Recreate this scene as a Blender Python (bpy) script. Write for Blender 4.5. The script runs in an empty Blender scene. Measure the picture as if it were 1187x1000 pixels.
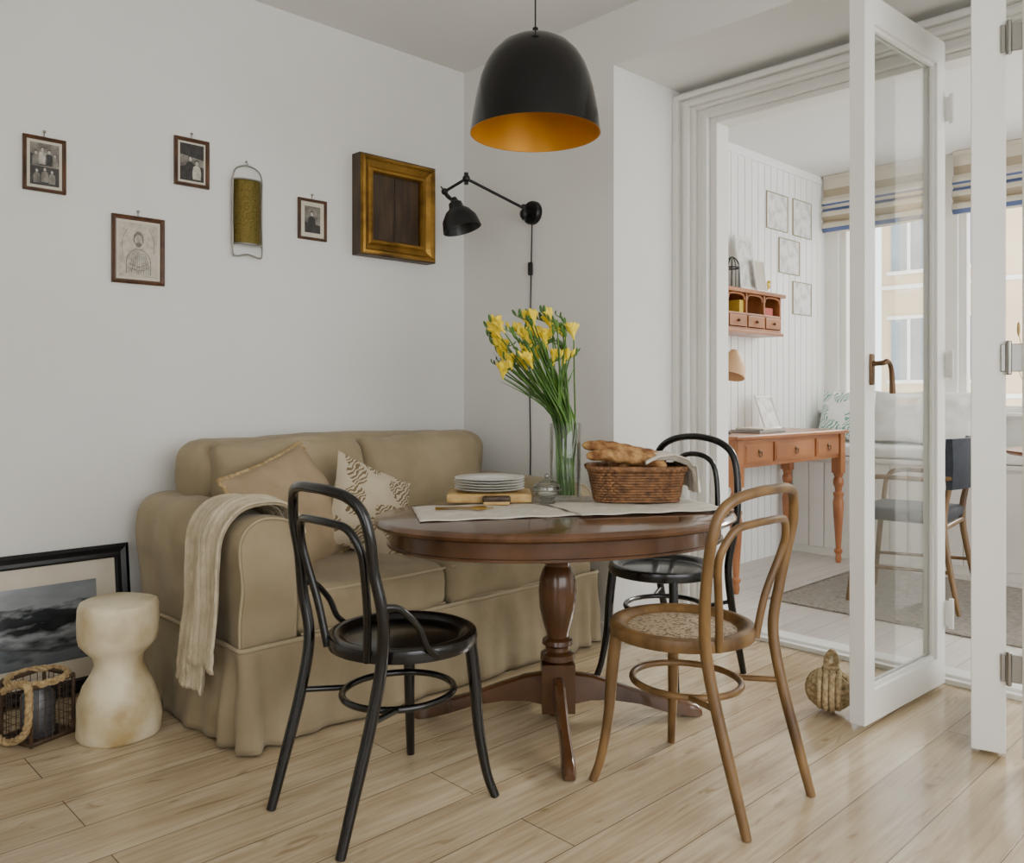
import bpy, math, random
from mathutils import Vector, Matrix, noise
random.seed(7)
V=Vector
scene=bpy.context.scene
COL=scene.collection
# ------------------------------------------------------------------ materials
def srgb(r,g,b):
    def f(c):
        c/=255.0
        return c/12.92 if c<=0.04045 else ((c+0.055)/1.055)**2.4
    return (f(r),f(g),f(b),1)
def newmat(name):
    m=bpy.data.materials.new(name); m.use_nodes=True
    nt=m.node_tree; b=nt.nodes['Principled BSDF']
    return m,nt,b
def L(nt,a,b): nt.links.new(a,b)
def mat(name,c1,c2=None,rough=0.5,metal=0.0,scale=8,stretch=(1,1,1),bump=0.0,bscale=None,detail=4,coat=0.0,lo=0.35,hi=0.65,trans=None,spec=None,sheen=0):
    m,nt,b=newmat(name)
    b.inputs['Roughness'].default_value=rough
    b.inputs['Metallic'].default_value=metal
    b.inputs['Coat Weight'].default_value=coat
    if sheen: b.inputs['Sheen Weight'].default_value=sheen
    if spec is not None: b.inputs['Specular IOR Level'].default_value=spec
    tc=nt.nodes.new('ShaderNodeTexCoord'); mp=nt.nodes.new('ShaderNodeMapping')
    mp.inputs['Scale'].default_value=stretch
    L(nt,tc.outputs['Object'],mp.inputs['Vector'])
    n=nt.nodes.new('ShaderNodeTexNoise'); n.inputs['Scale'].default_value=scale; n.inputs['Detail'].default_value=detail
    L(nt,mp.outputs[0],n.inputs['Vector'])
    r=nt.nodes.new('ShaderNodeValToRGB')
    r.color_ramp.elements[0].position=lo; r.color_ramp.elements[1].position=hi
    r.color_ramp.elements[0].color=c1; r.color_ramp.elements[1].color=c2 or c1
    L(nt,n.outputs['Fac'],r.inputs[0]); L(nt,r.outputs[0],b.inputs['Base Color'])
    if bump:
        n2=nt.nodes.new('ShaderNodeTexNoise'); n2.inputs['Scale'].default_value=bscale or scale*3; n2.inputs['Detail'].default_value=3
        L(nt,mp.outputs[0],n2.inputs['Vector'])
        bp=nt.nodes.new('ShaderNodeBump'); bp.inputs['Strength'].default_value=bump; bp.inputs['Distance'].default_value=0.01
        L(nt,n2.outputs['Fac'],bp.inputs['Height']); L(nt,bp.outputs[0],b.inputs['Normal'])
    return m
def thin_glass(name,tint=(0.98,0.99,0.985,1),base=0.02,k=.3):
    m=bpy.data.materials.new(name); m.use_nodes=True; nt=m.node_tree
    nt.nodes.clear()
    o=nt.nodes.new('ShaderNodeOutputMaterial'); mx=nt.nodes.new('ShaderNodeMixShader')
    t=nt.nodes.new('ShaderNodeBsdfTransparent'); t.inputs[0].default_value=tint
    g=nt.nodes.new('ShaderNodeBsdfGlossy'); g.inputs['Roughness'].default_value=0.02
    f=nt.nodes.new('ShaderNodeLayerWeight'); f.inputs['Blend'].default_value=0.2
    ma=nt.nodes.new('ShaderNodeMath'); ma.operation='MULTIPLY_ADD'; ma.inputs[1].default_value=k; ma.inputs[2].default_value=base
    L(nt,f.outputs['Fresnel'],ma.inputs[0]); L(nt,ma.outputs[0],mx.inputs[0])
    L(nt,t.outputs[0],mx.inputs[1]); L(nt,g.outputs[0],mx.inputs[2]); L(nt,mx.outputs[0],o.inputs[0])
    return m

M_wall=mat('wall_paint',srgb(218,217,212),srgb(222,221,216),rough=0.9,scale=2,bump=0.03,bscale=60)
M_ceil=mat('ceiling_paint',srgb(220,219,215),srgb(223,222,218),rough=0.95,scale=2)
M_white=mat('white_lacquer',srgb(224,222,215),srgb(229,227,221),rough=0.35,scale=3)
M_panel=mat('white_panelling',srgb(240,240,237),srgb(246,246,243),rough=0.5,scale=4,stretch=(1,1,.1))
M_sofa=mat('sofa_fabric',srgb(139,124,96),srgb(156,141,112),rough=0.95,scale=5,bump=1.0,bscale=6,sheen=.1)
M_pipe=mat('piping_fabric',srgb(164,150,122),rough=0.95)
M_black=mat('black_lacquer_wood',srgb(4,4,5),srgb(11,10,10),rough=0.25,scale=6,coat=.15)
M_mblack=mat('matte_black_metal',srgb(11,12,13),srgb(16,17,18),rough=0.38,scale=6,spec=.4)
M_gblack=mat('gloss_black_enamel',srgb(4,4,5),srgb(6,6,7),rough=0.16,scale=6,spec=.4)
M_walnut=mat('walnut_wood',srgb(52,30,15),srgb(100,65,35),rough=0.26,scale=3.5,stretch=(1,1,1),coat=.3,detail=8,lo=.3,hi=.7)
M_walnut_top=mat('walnut_top',srgb(70,45,26),srgb(100,68,42),rough=0.2,scale=3,stretch=(6,1,1),coat=.35,detail=8,lo=.3,hi=.7)
M_oldoak=mat('worn_oak',srgb(76,52,25),srgb(134,102,60),rough=0.4,scale=7,stretch=(2,2,.6),detail=8,lo=.3,hi=.7)
M_seatply=mat('perforated_seat',srgb(104,84,60),srgb(182,162,134),rough=0.55,scale=90,detail=1,lo=.40,hi=.48)
M_orange=mat('cherry_wood',srgb(128,74,38),srgb(174,112,66),rough=0.35,scale=4,stretch=(3,.6,1),detail=7,coat=.15,lo=.3,hi=.7)
M_brass=mat('brass',srgb(150,118,50),srgb(178,142,70),rough=0.35,metal=1)
M_bronze=mat('bronze',srgb(94,72,52),srgb(116,92,70),rough=0.4,metal=.9)
M_linen=mat('linen',srgb(200,193,178),srgb(214,207,194),rough=0.95,scale=30,bump=.3,bscale=160)
M_throw=mat('knit_throw',srgb(182,169,141),srgb(202,189,162),rough=1,scale=20,bump=.5,bscale=120)
M_porc=mat('porcelain',srgb(228,226,218),rough=0.15)
M_board=mat('board_wood',srgb(176,140,80),srgb(200,166,104),rough=0.5,scale=6,stretch=(1,5,5))
M_wicker=mat('wicker',srgb(84,54,30),srgb(146,102,62),rough=0.6,scale=40,lo=.3,hi=.7)
M_bread=mat('bread_crust',srgb(112,66,28),srgb(196,152,96),rough=0.8,scale=22,bump=.8,bscale=50,lo=.38,hi=.68)
M_stem=mat('stem_green',srgb(50,88,28),srgb(88,126,46),rough=0.5,scale=15)
M_petal=mat('petal_yellow',srgb(238,206,10),srgb(246,222,60),rough=0.55,scale=20)
M_rope=mat('rope',srgb(146,122,82),srgb(196,170,124),rough=0.95,scale=60,bump=.8,bscale=150)
M_lrope=mat('light_rope',srgb(160,138,98),srgb(206,184,142),rough=0.95,scale=90,bump=.9,bscale=200)
M_goldleaf=mat('aged_gold',srgb(84,58,18),srgb(164,124,54),rough=0.36,metal=.8,scale=7,lo=.3,hi=.6,bump=.2,bscale=50)
M_darkwood=mat('dark_brown_wood',srgb(50,36,22),srgb(76,56,36),rough=0.5,scale=8,stretch=(4,.6,4))
M_redwood=mat('reddish_frame_wood',srgb(58,35,18),srgb(88,56,32),rough=0.35,scale=20)
M_mat=mat('paper_mat',srgb(196,187,168),srgb(204,196,179),rough=0.9)
M_sepia=mat('old_photo',srgb(78,73,65),srgb(134,128,117),rough=0.5,scale=30,detail=5,lo=.35,hi=.65)
M_phd=mat('photo_dark_tone',srgb(24,22,20),srgb(50,47,43),rough=.5,scale=60)
M_phl=mat('photo_light_tone',srgb(140,134,122),srgb(186,179,166),rough=.5,scale=60)
M_pencil=mat('pencil_tone',srgb(78,73,66),srgb(124,118,108),rough=.6,scale=120)
M_sketch=mat('pencil_sketch',srgb(166,159,145),srgb(192,185,171),rough=0.8,scale=40,detail=6,lo=.36,hi=.6)
M_pale=mat('pale_print',srgb(190,188,184),srgb(230,229,225),rough=0.8,scale=14,detail=5,lo=.35,hi=.55)
M_stone=mat('onyx_stool',srgb(170,146,98),srgb(222,210,178),rough=0.45,scale=4.5,detail=9,bump=.7,bscale=9,lo=.34,hi=.56)
M_green=mat('olive_brass',srgb(88,76,30),srgb(112,98,46),rough=0.42,metal=.8,scale=140,detail=1,bump=.4,bscale=160)
M_steel=mat('steel_wire',srgb(150,148,142),rough=0.3,metal=1)
M_goldin=mat('gold_interior',srgb(196,132,14),srgb(210,146,26),rough=0.42,metal=.35,scale=3)
M_rug=mat('grey_rug',srgb(112,106,98),srgb(166,158,146),rough=1,scale=50,stretch=(1,4,1),bump=.5)
M_navy=mat('dark_upholstery',srgb(34,38,46),srgb(44,48,56),rough=0.85,scale=30)
M_cushw=mat('white_cushion',srgb(226,226,222),srgb(236,236,233),rough=0.95,scale=8)
M_bcush=mat('pillow_beige',srgb(146,126,98),srgb(162,142,112),rough=0.95,scale=7,bump=.7,bscale=14)
M_facade=mat('facade_beige',srgb(200,176,142),srgb(214,192,160),rough=0.9,scale=.5)
M_facadeglass=mat('facade_window',srgb(110,120,128),srgb(140,150,158),rough=0.2,scale=1)
M_lampshade=mat('desk_lamp_shade',srgb(196,154,112),srgb(206,166,124),rough=0.6)
M_dgrey=mat('dark_jar',srgb(64,64,66),srgb(84,84,86),rough=0.3,scale=10)
M_lwood=mat('lantern_wood',srgb(48,34,22),srgb(80,60,40),rough=0.6,scale=12)
M_yell=mat('yellow_box',srgb(206,176,60),rough=.6)
M_red=mat('red_paper',srgb(170,70,60),rough=.6)
M_glass=thin_glass('window_glass')
M_vglass=thin_glass('vase_glass',(0.95,0.97,0.96,1),0.05,.6)
M_dry=mat('dried_grass',srgb(176,150,100),rough=.9)

def leafprint(name,bg,fg,sc=1.0):
    m,nt,b=newmat(name); b.inputs['Roughness'].default_value=.95
    tc=nt.nodes.new('ShaderNodeTexCoord'); mp=nt.nodes.new('ShaderNodeMapping'); mp.inputs['Rotation'].default_value=(0,0,.7)
    L(nt,tc.outputs['Object'],mp.inputs[0])
    w=nt.nodes.new('ShaderNodeTexWave'); w.inputs['Scale'].default_value=20*sc; w.inputs['Distortion'].default_value=9; w.inputs['Detail'].default_value=1; w.inputs['Detail Scale'].default_value=1.2
    L(nt,mp.outputs[0],w.inputs[0])
    v=nt.nodes.new('ShaderNodeTexVoronoi'); v.inputs['Scale'].default_value=10*sc; L(nt,mp.outputs[0],v.inputs[0])
    c1=nt.nodes.new('ShaderNodeMath'); c1.operation='LESS_THAN'; c1.inputs[1].default_value=.5
    c2=nt.nodes.new('ShaderNodeMath'); c2.operation='LESS_THAN'; c2.inputs[1].default_value=.50
    L(nt,w.outputs['Fac'],c1.inputs[0]); L(nt,v.outputs['Distance'],c2.inputs[0])
    mu=nt.nodes.new('ShaderNodeMath'); mu.operation='MULTIPLY'; L(nt,c1.outputs[0],mu.inputs[0]); L(nt,c2.outputs[0],mu.inputs[1])
    mx=nt.nodes.new('ShaderNodeMix'); mx.data_type='RGBA'; mx.inputs[6].default_value=bg; mx.inputs[7].default_value=fg
    L(nt,mu.outputs[0],mx.inputs[0]); L(nt,mx.outputs[2],b.inputs['Base Color'])
    return m
M_fern=leafprint('fern_print',srgb(184,171,145),srgb(112,94,66))
M_fern2=leafprint('leaf_print_green',srgb(230,232,228),srgb(110,160,140),.7)

def planks(name,ca,cb,cm,bw,rh,rough,mort=.0022,grain=.5):
    m,nt,b=newmat(name)
    tc=nt.nodes.new('ShaderNodeTexCoord'); mp=nt.nodes.new('ShaderNodeMapping')
    mp.inputs['Rotation'].default_value=(0,0,math.radians(90))
    L(nt,tc.outputs['Object'],mp.inputs[0])
    br=nt.nodes.new('ShaderNodeTexBrick'); br.inputs['Scale'].default_value=1
    br.inputs['Brick Width'].default_value=bw; br.inputs['Row Height'].default_value=rh; br.inputs['Mortar Size'].default_value=mort
    br.inputs['Mortar Smooth'].default_value=.2; br.offset=.37; br.inputs['Bias'].default_value=0
    br.inputs['Color1'].default_value=ca; br.inputs['Color2'].default_value=cb; br.inputs['Mortar'].default_value=cm
    L(nt,mp.outputs[0],br.inputs['Vector'])
    sp=nt.nodes.new('ShaderNodeSeparateXYZ'); L(nt,mp.outputs[0],sp.inputs[0])
    dv=nt.nodes.new('ShaderNodeMath'); dv.operation='DIVIDE'; dv.inputs[1].default_value=rh; L(nt,sp.outputs['Y'],dv.inputs[0])
    fl=nt.nodes.new('ShaderNodeMath'); fl.operation='FLOOR'; L(nt,dv.outputs[0],fl.inputs[0])
    mu=nt.nodes.new('ShaderNodeMath'); mu.operation='MULTIPLY'; mu.inputs[1].default_value=3.71; L(nt,fl.outputs[0],mu.inputs[0])
    cb_=nt.nodes.new('ShaderNodeCombineXYZ'); L(nt,mu.outputs[0],cb_.inputs['X']); L(nt,mu.outputs[0],cb_.inputs['Z'])
    ad=nt.nodes.new('ShaderNodeVectorMath'); ad.operation='ADD'; L(nt,mp.outputs[0],ad.inputs[0]); L(nt,cb_.outputs[0],ad.inputs[1])
    def layer(scale,stretch,detail,dist,p0,p1,dark,prev,fac):
        m2=nt.nodes.new('ShaderNodeMapping'); m2.inputs['Scale'].default_value=stretch; L(nt,ad.outputs[0],m2.inputs[0])
        n=nt.nodes.new('ShaderNodeTexNoise'); n.inputs['Scale'].default_value=scale; n.inputs['Detail'].default_value=detail; n.inputs['Distortion'].default_value=dist
        L(nt,m2.outputs[0],n.inputs[0])
        r=nt.nodes.new('ShaderNodeValToRGB'); r.color_ramp.elements[0].position=p0; r.color_ramp.elements[1].position=p1
        r.color_ramp.elements[0].color=dark; r.color_ramp.elements[1].color=(1,1,1,1)
        L(nt,n.outputs['Fac'],r.inputs[0])
        mx=nt.nodes.new('ShaderNodeMix'); mx.data_type='RGBA'; mx.blend_type='MULTIPLY'; mx.inputs[0].default_value=fac
        L(nt,prev,mx.inputs[6]); L(nt,r.outputs[0],mx.inputs[7]); return mx.outputs[2]
    c=layer(2.6,(.9,16,1),10,1.0,.30,.62,(.66,.60,.52,1),br.outputs['Color'],grain)
    c=layer(2.6,(1,2.6,1),5,0,.35,.6,(.78,.73,.66,1),c,grain)
    # sparse knots / cathedral figure
    c=layer(3.4,(.8,3.0,1),2,2.5,.26,.36,(.55,.46,.36,1),c,grain*.8)
    L(nt,c,b.inputs['Base Color'])
    b.inputs['Roughness'].default_value=rough
    bp=nt.nodes.new('ShaderNodeBump'); bp.inputs['Strength'].default_value=.25; bp.inputs['Distance'].default_value=.003; bp.invert=True
    L(nt,br.outputs['Fac'],bp.inputs['Height']); L(nt,bp.outputs[0],b.inputs['Normal'])
    return m
M_floor=planks('oak_planks',srgb(201,184,155),srgb(182,164,134),srgb(112,94,72),2.4,.20,.22,mort=.0018,grain=.8)
M_floor2=planks('whitewashed_planks',srgb(210,205,198),srgb(198,193,185),srgb(150,146,140),1.4,.14,.35,grain=.3)

def seascape():
    m,nt,b=newmat('seascape_print'); b.inputs['Roughness'].default_value=.15
    tc=nt.nodes.new('ShaderNodeTexCoord'); sp=nt.nodes.new('ShaderNodeSeparateXYZ'); L(nt,tc.outputs['Object'],sp.inputs[0])
    mp=nt.nodes.new('ShaderNodeMapping'); mp.inputs['Scale'].default_value=(4,12,4); L(nt,tc.outputs['Object'],mp.inputs[0])
    n=nt.nodes.new('ShaderNodeTexNoise'); n.inputs['Scale'].default_value=2.5; n.inputs['Detail'].default_value=8; L(nt,mp.outputs[0],n.inputs[0])
    a=nt.nodes.new('ShaderNodeMath'); a.operation='MULTIPLY_ADD'; a.inputs[1].default_value=.16; L(nt,n.outputs['Fac'],a.inputs[0]); L(nt,sp.outputs['Y'],a.inputs[2])
    r=nt.nodes.new('ShaderNodeValToRGB'); cr=r.color_ramp
    mr=nt.nodes.new('ShaderNodeMapRange'); mr.inputs['From Min'].default_value=-.12; mr.inputs['From Max'].default_value=.28
    L(nt,a.outputs[0],mr.inputs[0]); L(nt,mr.outputs[0],r.inputs[0])
    cr.elements[0].position=0; cr.elements[0].color=srgb(70,76,80)
    cr.elements[1].position=1; cr.elements[1].color=srgb(104,110,114)
    for p,c in ((.2,srgb(104,110,114)),(.3,srgb(46,50,54)),(.42,srgb(140,144,148)),(.5,srgb(28,32,36)),(.62,srgb(46,50,54)),(.68,srgb(138,142,146))):
        e=cr.elements.new(p); e.color=c
    L(nt,r.outputs[0],b.inputs['Base Color']); return m
M_sea=seascape()
def stripes():
    m,nt,b=newmat('striped_fabric'); b.inputs['Roughness'].default_value=.9
    tc=nt.nodes.new('ShaderNodeTexCoord'); sp=nt.nodes.new('ShaderNodeSeparateXYZ'); L(nt,tc.outputs['Object'],sp.inputs[0])
    mr=nt.nodes.new('ShaderNodeMapRange'); mr.inputs['From Min'].default_value=2.40; mr.inputs['From Max'].default_value=2.90; L(nt,sp.outputs['Z'],mr.inputs[0])
    r=nt.nodes.new('ShaderNodeValToRGB'); cr=r.color_ramp; cr.interpolation='CONSTANT'
    cream=srgb(206,198,180); blue=srgb(88,102,142); tan=srgb(166,152,128)
    cr.elements[0].position=0; cr.elements[0].color=cream
    cr.elements[1].position=.10; cr.elements[1].color=blue
    for p,c in ((.16,cream),(.24,tan),(.34,cream),(.42,blue),(.47,cream),(.51,blue),(.54,cream),(.66,tan),(.78,cream)):
        e=cr.elements.new(p); e.color=c
    L(nt,mr.outputs[0],r.inputs[0]); L(nt,r.outputs[0],b.inputs['Base Color'])
    return m
M_stripe=stripes()

# ------------------------------------------------------------------ mesh builder
def spl(pts,n=8,closed=False):
    P=[V(p) for p in pts]; out=[]; N=len(P)
    segs=N if closed else N-1
    for i in range(segs):
        if closed: p0,p1,p2,p3=P[i-1],P[i],P[(i+1)%N],P[(i+2)%N]
        else: p0=P[max(i-1,0)];p1=P[i];p2=P[i+1];p3=P[min(i+2,N-1)]
        for k in range(n):
            t=k/n
            out.append(0.5*((2*p1)+(-p0+p2)*t+(2*p0-5*p1+4*p2-p3)*t*t+(-p0+3*p1-3*p2+p3)*t**3))
    if not closed: out.append(P[-1].copy())
    return out
class MB:
    def __init__(s): s.v=[];s.f=[];s.m=[]
    def add(s,vs,fs,mi=0,M=None):
        o=len(s.v)
        for p in vs: s.v.append((M@V(p)) if M else V(p))
        for f in fs: s.f.append([i+o for i in f]); s.m.append(mi)
    def box(s,a,b,mi=0,M=None):
        x0,y0,z0=a;x1,y1,z1=b
        vs=[(x0,y0,z0),(x1,y0,z0),(x1,y1,z0),(x0,y1,z0),(x0,y0,z1),(x1,y0,z1),(x1,y1,z1),(x0,y1,z1)]
        s.add(vs,[(0,3,2,1),(4,5,6,7),(0,1,5,4),(1,2,6,5),(2,3,7,6),(3,0,4,7)],mi,M)
    def lathe(s,prof,mi=0,M=None,n=32):
        vs=[];fs=[]
        for r,z in prof:
            for k in range(n):
                a=2*math.pi*k/n; vs.append((r*math.cos(a),r*math.sin(a),z))
        for i in range(len(prof)-1):
            for k in range(n):
                k2=(k+1)%n
                fs.append((i*n+k,i*n+k2,(i+1)*n+k2,(i+1)*n+k))
        s.add(vs,fs,mi,M)
    def tube(s,pts,r,mi=0,n=8,closed=False,M=None,flat=1.0):
        P=[V(p) for p in pts]; N=len(P)
        if not isinstance(r,(list,tuple)): R=[r]*N
        else:
            R=[]
            for i in range(N):
                t=i/(N-1)*(len(r)-1); k=min(int(t),len(r)-2); R.append(r[k]+(r[k+1]-r[k])*(t-k))
        vs=[];fs=[]; T=[]
        for i in range(N):
            if closed: t=P[(i+1)%N]-P[i-1]
            else: t=P[min(i+1,N-1)]-P[max(i-1,0)]
            T.append(t.normalized() if t.length>1e-9 else V((0,0,1)))
        up=V((0,0,1)) if abs(T[0].z)<.9 else V((1,0,0))
        nn=T[0].cross(up).normalized()
        fr=[]
        for i in range(N):
            if i:
                nn=nn-T[i]*nn.dot(T[i]); nn.normalize()
            fr.append(nn.copy())
        if closed:
            last=fr[-1]-T[0]*fr[-1].dot(T[0]); last.normalize()
            ang=math.atan2(last.cross(fr[0]).dot(T[0]),last.dot(fr[0]))
            for i in range(N): fr[i]=Matrix.Rotation(ang*i/N,3,T[i])@fr[i]
        for i in range(N):
            bn=T[i].cross(fr[i])
            for k in range(n):
                a=2*math.pi*k/n
                vs.append(P[i]+(fr[i]*math.cos(a)+bn*math.sin(a)*flat)*R[i])
        for i in range(N if closed else N-1):
            j=(i+1)%N
            for k in range(n):
                k2=(k+1)%n; fs.append((i*n+k,i*n+k2,j*n+k2,j*n+k))
        if not closed:
            fs.append(tuple(range(n-1,-1,-1))); fs.append(tuple((N-1)*n+k for k in range(n)))
        s.add(vs,fs,mi,M)
    def loft(s,rings,mi=0,cap=True,M=None,closed=True):
        n=len(rings[0]);vs=[];fs=[]
        for r in rings: vs+= [V(p) for p in r]
        for i in range(len(rings)-1):
            for k in range(n if closed else n-1):
                k2=(k+1)%n; fs.append((i*n+k,i*n+k2,(i+1)*n+k2,(i+1)*n+k))
        if cap:
            fs.append(tuple(range(n-1,-1,-1))); fs.append(tuple((len(rings)-1)*n+k for k in range(n)))
        s.add(vs,fs,mi,M)
    def grid(s,fn,nu,nv,mi=0,M=None):
        vs=[fn(i/nu,j/nv) for i in range(nu+1) for j in range(nv+1)]
        fs=[(i*(nv+1)+j,(i+1)*(nv+1)+j,(i+1)*(nv+1)+j+1,i*(nv+1)+j+1) for i in range(nu) for j in range(nv)]
        s.add(vs,fs,mi,M)
    def rbox(s,c,h,r,n=10,bulge=(0,0,0),mi=0,M=None,wr=0.0):
        d={};vs=[];fs=[];c=V(c)
        def vert(p):
            k=tuple(round(x,5) for x in p)
            if k in d: return d[k]
            q=[];w=[]
            for a in range(3):
                x=p[a]*h[a]; lim=h[a]-r; qq=max(-lim,min(lim,x)); q.append(qq); w.append(x-qq)
            w=V(w); 
            if w.length>1e-9: w=w.normalized()*r
            o=V(q)+w
            for a in range(3):
                b,cc=(a+1)%3,(a+2)%3
                o[a]+=p[a]*bulge[a]*(1-p[b]**2)*(1-p[cc]**2)
            o+=c
            if wr:
                nv=noise.noise_vector(o*5)*wr+noise.noise_vector(o*13)*wr*.4; o+=nv
            d[k]=len(vs); vs.append(o); return d[k]
        g=[math.sin(-math.pi/2+math.pi*i/n) for i in range(n+1)]
        for a in range(3):
            for sg in (-1,1):
                for i in range(n):
                    for j in range(n):
                        ids=[]
                        for (ii,jj) in ((i,j),(i+1,j),(i+1,j+1),(i,j+1)):
                            p=[0,0,0]; p[a]=sg; p[(a+1)%3]=g[ii]; p[(a+2)%3]=g[jj]; ids.append(vert(p))
                        if sg<0: ids.reverse()
                        fs.append(tuple(ids))
        s.add(vs,fs,mi,M)
    def ell(s,c,rad,mi=0,M=None,n=12,m=8):
        vs=[];fs=[]
        for i in range(m+1):
            ph=math.pi*i/m
            for k in range(n):
                a=2*math.pi*k/n
                vs.append((c[0]+rad[0]*math.sin(ph)*math.cos(a),c[1]+rad[1]*math.sin(ph)*math.sin(a),c[2]-rad[2]*math.cos(ph)))
        for i in range(m):
            for k in range(n):
                fs.append((i*n+k,i*n+(k+1)%n,(i+1)*n+(k+1)%n,(i+1)*n+k))
        s.add(vs,fs,mi,M)
    def build(s,name,mats,smooth=True,bevel=0,solid=0,subsurf=0,parent=None,M=None,angle=40,recalc=True):
        me=bpy.data.meshes.new(name)
        me.from_pydata([tuple(p) for p in s.v],[],s.f)
        for m in mats: me.materials.append(m)
        for i,p in enumerate(me.polygons): p.material_index=s.m[i]
        me.validate(); me.update()
        o=bpy.data.objects.new(name,me); COL.objects.link(o)
        import bmesh
        if recalc:
            bm=bmesh.new(); bm.from_mesh(me); bmesh.ops.recalc_face_normals(bm,faces=bm.faces); bm.to_mesh(me); bm.free()
        if smooth:
            me.shade_smooth()
            try:
                me.set_sharp_from_angle(angle=math.radians(angle))
            except Exception: pass
        if bevel:
            b=o.modifiers.new('bevel','BEVEL'); b.width=bevel; b.segments=2; b.limit_method='ANGLE'; b.angle_limit=math.radians(40)
        if solid:
            b=o.modifiers.new('solid','SOLIDIFY'); b.thickness=solid; b.offset=0
        if subsurf:
            b=o.modifiers.new('sub','SUBSURF'); b.levels=subsurf; b.render_levels=subsurf
        if M is not None: o.matrix_world=M
        if parent: o.parent=parent
        return o
def T(x,y,z): return Matrix.Translation((x,y,z))
def RZ(a): return Matrix.Rotation(math.radians(a),4,'Z')
def RX(a): return Matrix.Rotation(math.radians(a),4,'X')
def RY(a): return Matrix.Rotation(math.radians(a),4,'Y')
def boxobj(name,boxes,m,bevel=0,smooth=False):
    b=MB()
    for a,c in boxes: b.box(a,c)
    return b.build(name,[m],smooth=smooth,bevel=bevel)
def empty(name,M=None):
    e=bpy.data.objects.new(name,None); COL.objects.link(e); e.empty_display_size=.1
    if M is not None: e.matrix_world=M
    return e

# ------------------------------------------------------------------ room shell
H=3.02
boxobj('floor',[((-.2,-5.6,-.1),(5.6,.56,0))],M_floor)
boxobj('floor_balcony',[((.3,.56,-.1),(4.6,3.6,0))],M_floor2)
boxobj('ceiling',[((-.2,-5.6,H),(5.6,.7,H+.1))],M_ceil)
boxobj('ceiling_balcony',[((.3,.7,2.9),(4.6,3.6,3.02))],M_ceil)
boxobj('wall_left',[((-.2,-5.6,0),(0,.7,H))],M_wall)
boxobj('wall_back',[((0,0,0),(1.10,.68,H)),((1.10,0,2.76),(3.45,.68,H)),((3.45,0,0),(5.6,.68,H)),((1.10,.56,2.70),(3.45,.68,2.76))],M_wall)
boxobj('wall_right',[((5.4,-5.6,0),(5.6,0,.5)),((5.4,-5.6,2.75),(5.6,0,H)),((5.4,-5.6,.5),(5.6,-3.8,2.75)),((5.4,-.3,.5),(5.6,0,2.75))],M_wall)
boxobj('wall_rear',[((0,-5.6,0),(5.4,-5.4,.6)),((0,-5.6,2.6),(5.4,-5.4,H)),((0,-5.6,.6),(3.4,-5.4,2.6)),((4.9,-5.6,.6),(5.4,-5.4,2.6))],M_wall)
boxobj('baseboard_left',[((0,-5.4,0),(.015,0,.08))],M_white,bevel=.003)
boxobj('baseboard_back',[((.015,-.015,0),(1.10,0,.08))],M_white,bevel=.003)
def surround():
    b=MB()
    steps=[(1.10,1.135,.475),(1.135,1.16,.50),(1.16,1.19,.485),(1.19,1.215,.51),(1.215,1.25,.53),(1.25,1.28,.52),(1.28,1.32,.55)]
    for x0,x1,y in steps:
        o=x0-1.10; o1=x1-1.10
        zt0=2.72-o*.75; zt1=2.72-o1*.75
        b.box((x0,y,0),(x1,.66,zt0))
        b.box((3.45-o1,y,0),(3.45-o,.66,zt0))
        b.box((x1,y,zt1),(3.45-o1,.66,zt0))
    return b.build('trim_doorway',[M_white],smooth=False,bevel=.004)
surround()
boxobj('trim_threshold',[((1.32,.50,0),(3.22,.53,.022)),((1.32,.53,0),(3.22,.56,.012)),((1.32,.56,0),(3.22,.60,.026)),((1.32,.60,0),(3.22,.70,.014))],M_white,bevel=.003)
def panelwall():
    b=MB(); b.box((.35,.68,0),(.535,3.32,2.9))
    y=.68
    while y<3.30:
        b.box((.535,y+.004,0),(.55,min(y+.086,3.32),2.84)); y+=.09
    b.box((.535,.68,2.84),(.56,3.32,2.9))
    return b.build('wall_balcony_left',[M_panel],smooth=False,bevel=.002)
panelwall()
b=MB()
b.box((.35,3.32,0),(4.6,3.52,1.05)); b.box((.35,3.32,2.80),(4.6,3.52,2.9)); b.box((.35,3.32,1.05),(.66,3.52,2.8)); b.box((1.42,3.32,1.05),(1.54,3.52,2.8))
b.build('wall_balcony_window',[M_white],smooth=False)
def window(name,x0,x1,z0,z1,mull):
    b=MB(); w=.05
    b.box((x0,3.36,z0),(x1,3.43,z0+w)); b.box((x0,3.36,z1-w),(x1,3.43,z1)); b.box((x0,3.36,z0+w),(x0+w,3.43,z1-w)); b.box((x1-w,3.36,z0+w),(x1,3.43,z1-w))
    for m in mull: b.box((m-.03,3.355,z0+w),(m+.03,3.435,z1-w))
    b.box((x0+w,3.392,z0+w),(x1-w,3.398,z1-w),1)
    b.build(name,[M_white,M_glass],smooth=False,bevel=.004)
window('window_1',.66,1.42,1.05,2.80,[.88])
window('window_2',1.54,4.6,1.05,2.80,[2.3,3.05,3.8])
boxobj('trim_sill',[((.56,3.2,1.03),(4.5,3.36,1.055))],M_white,bevel=.005)

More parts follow.
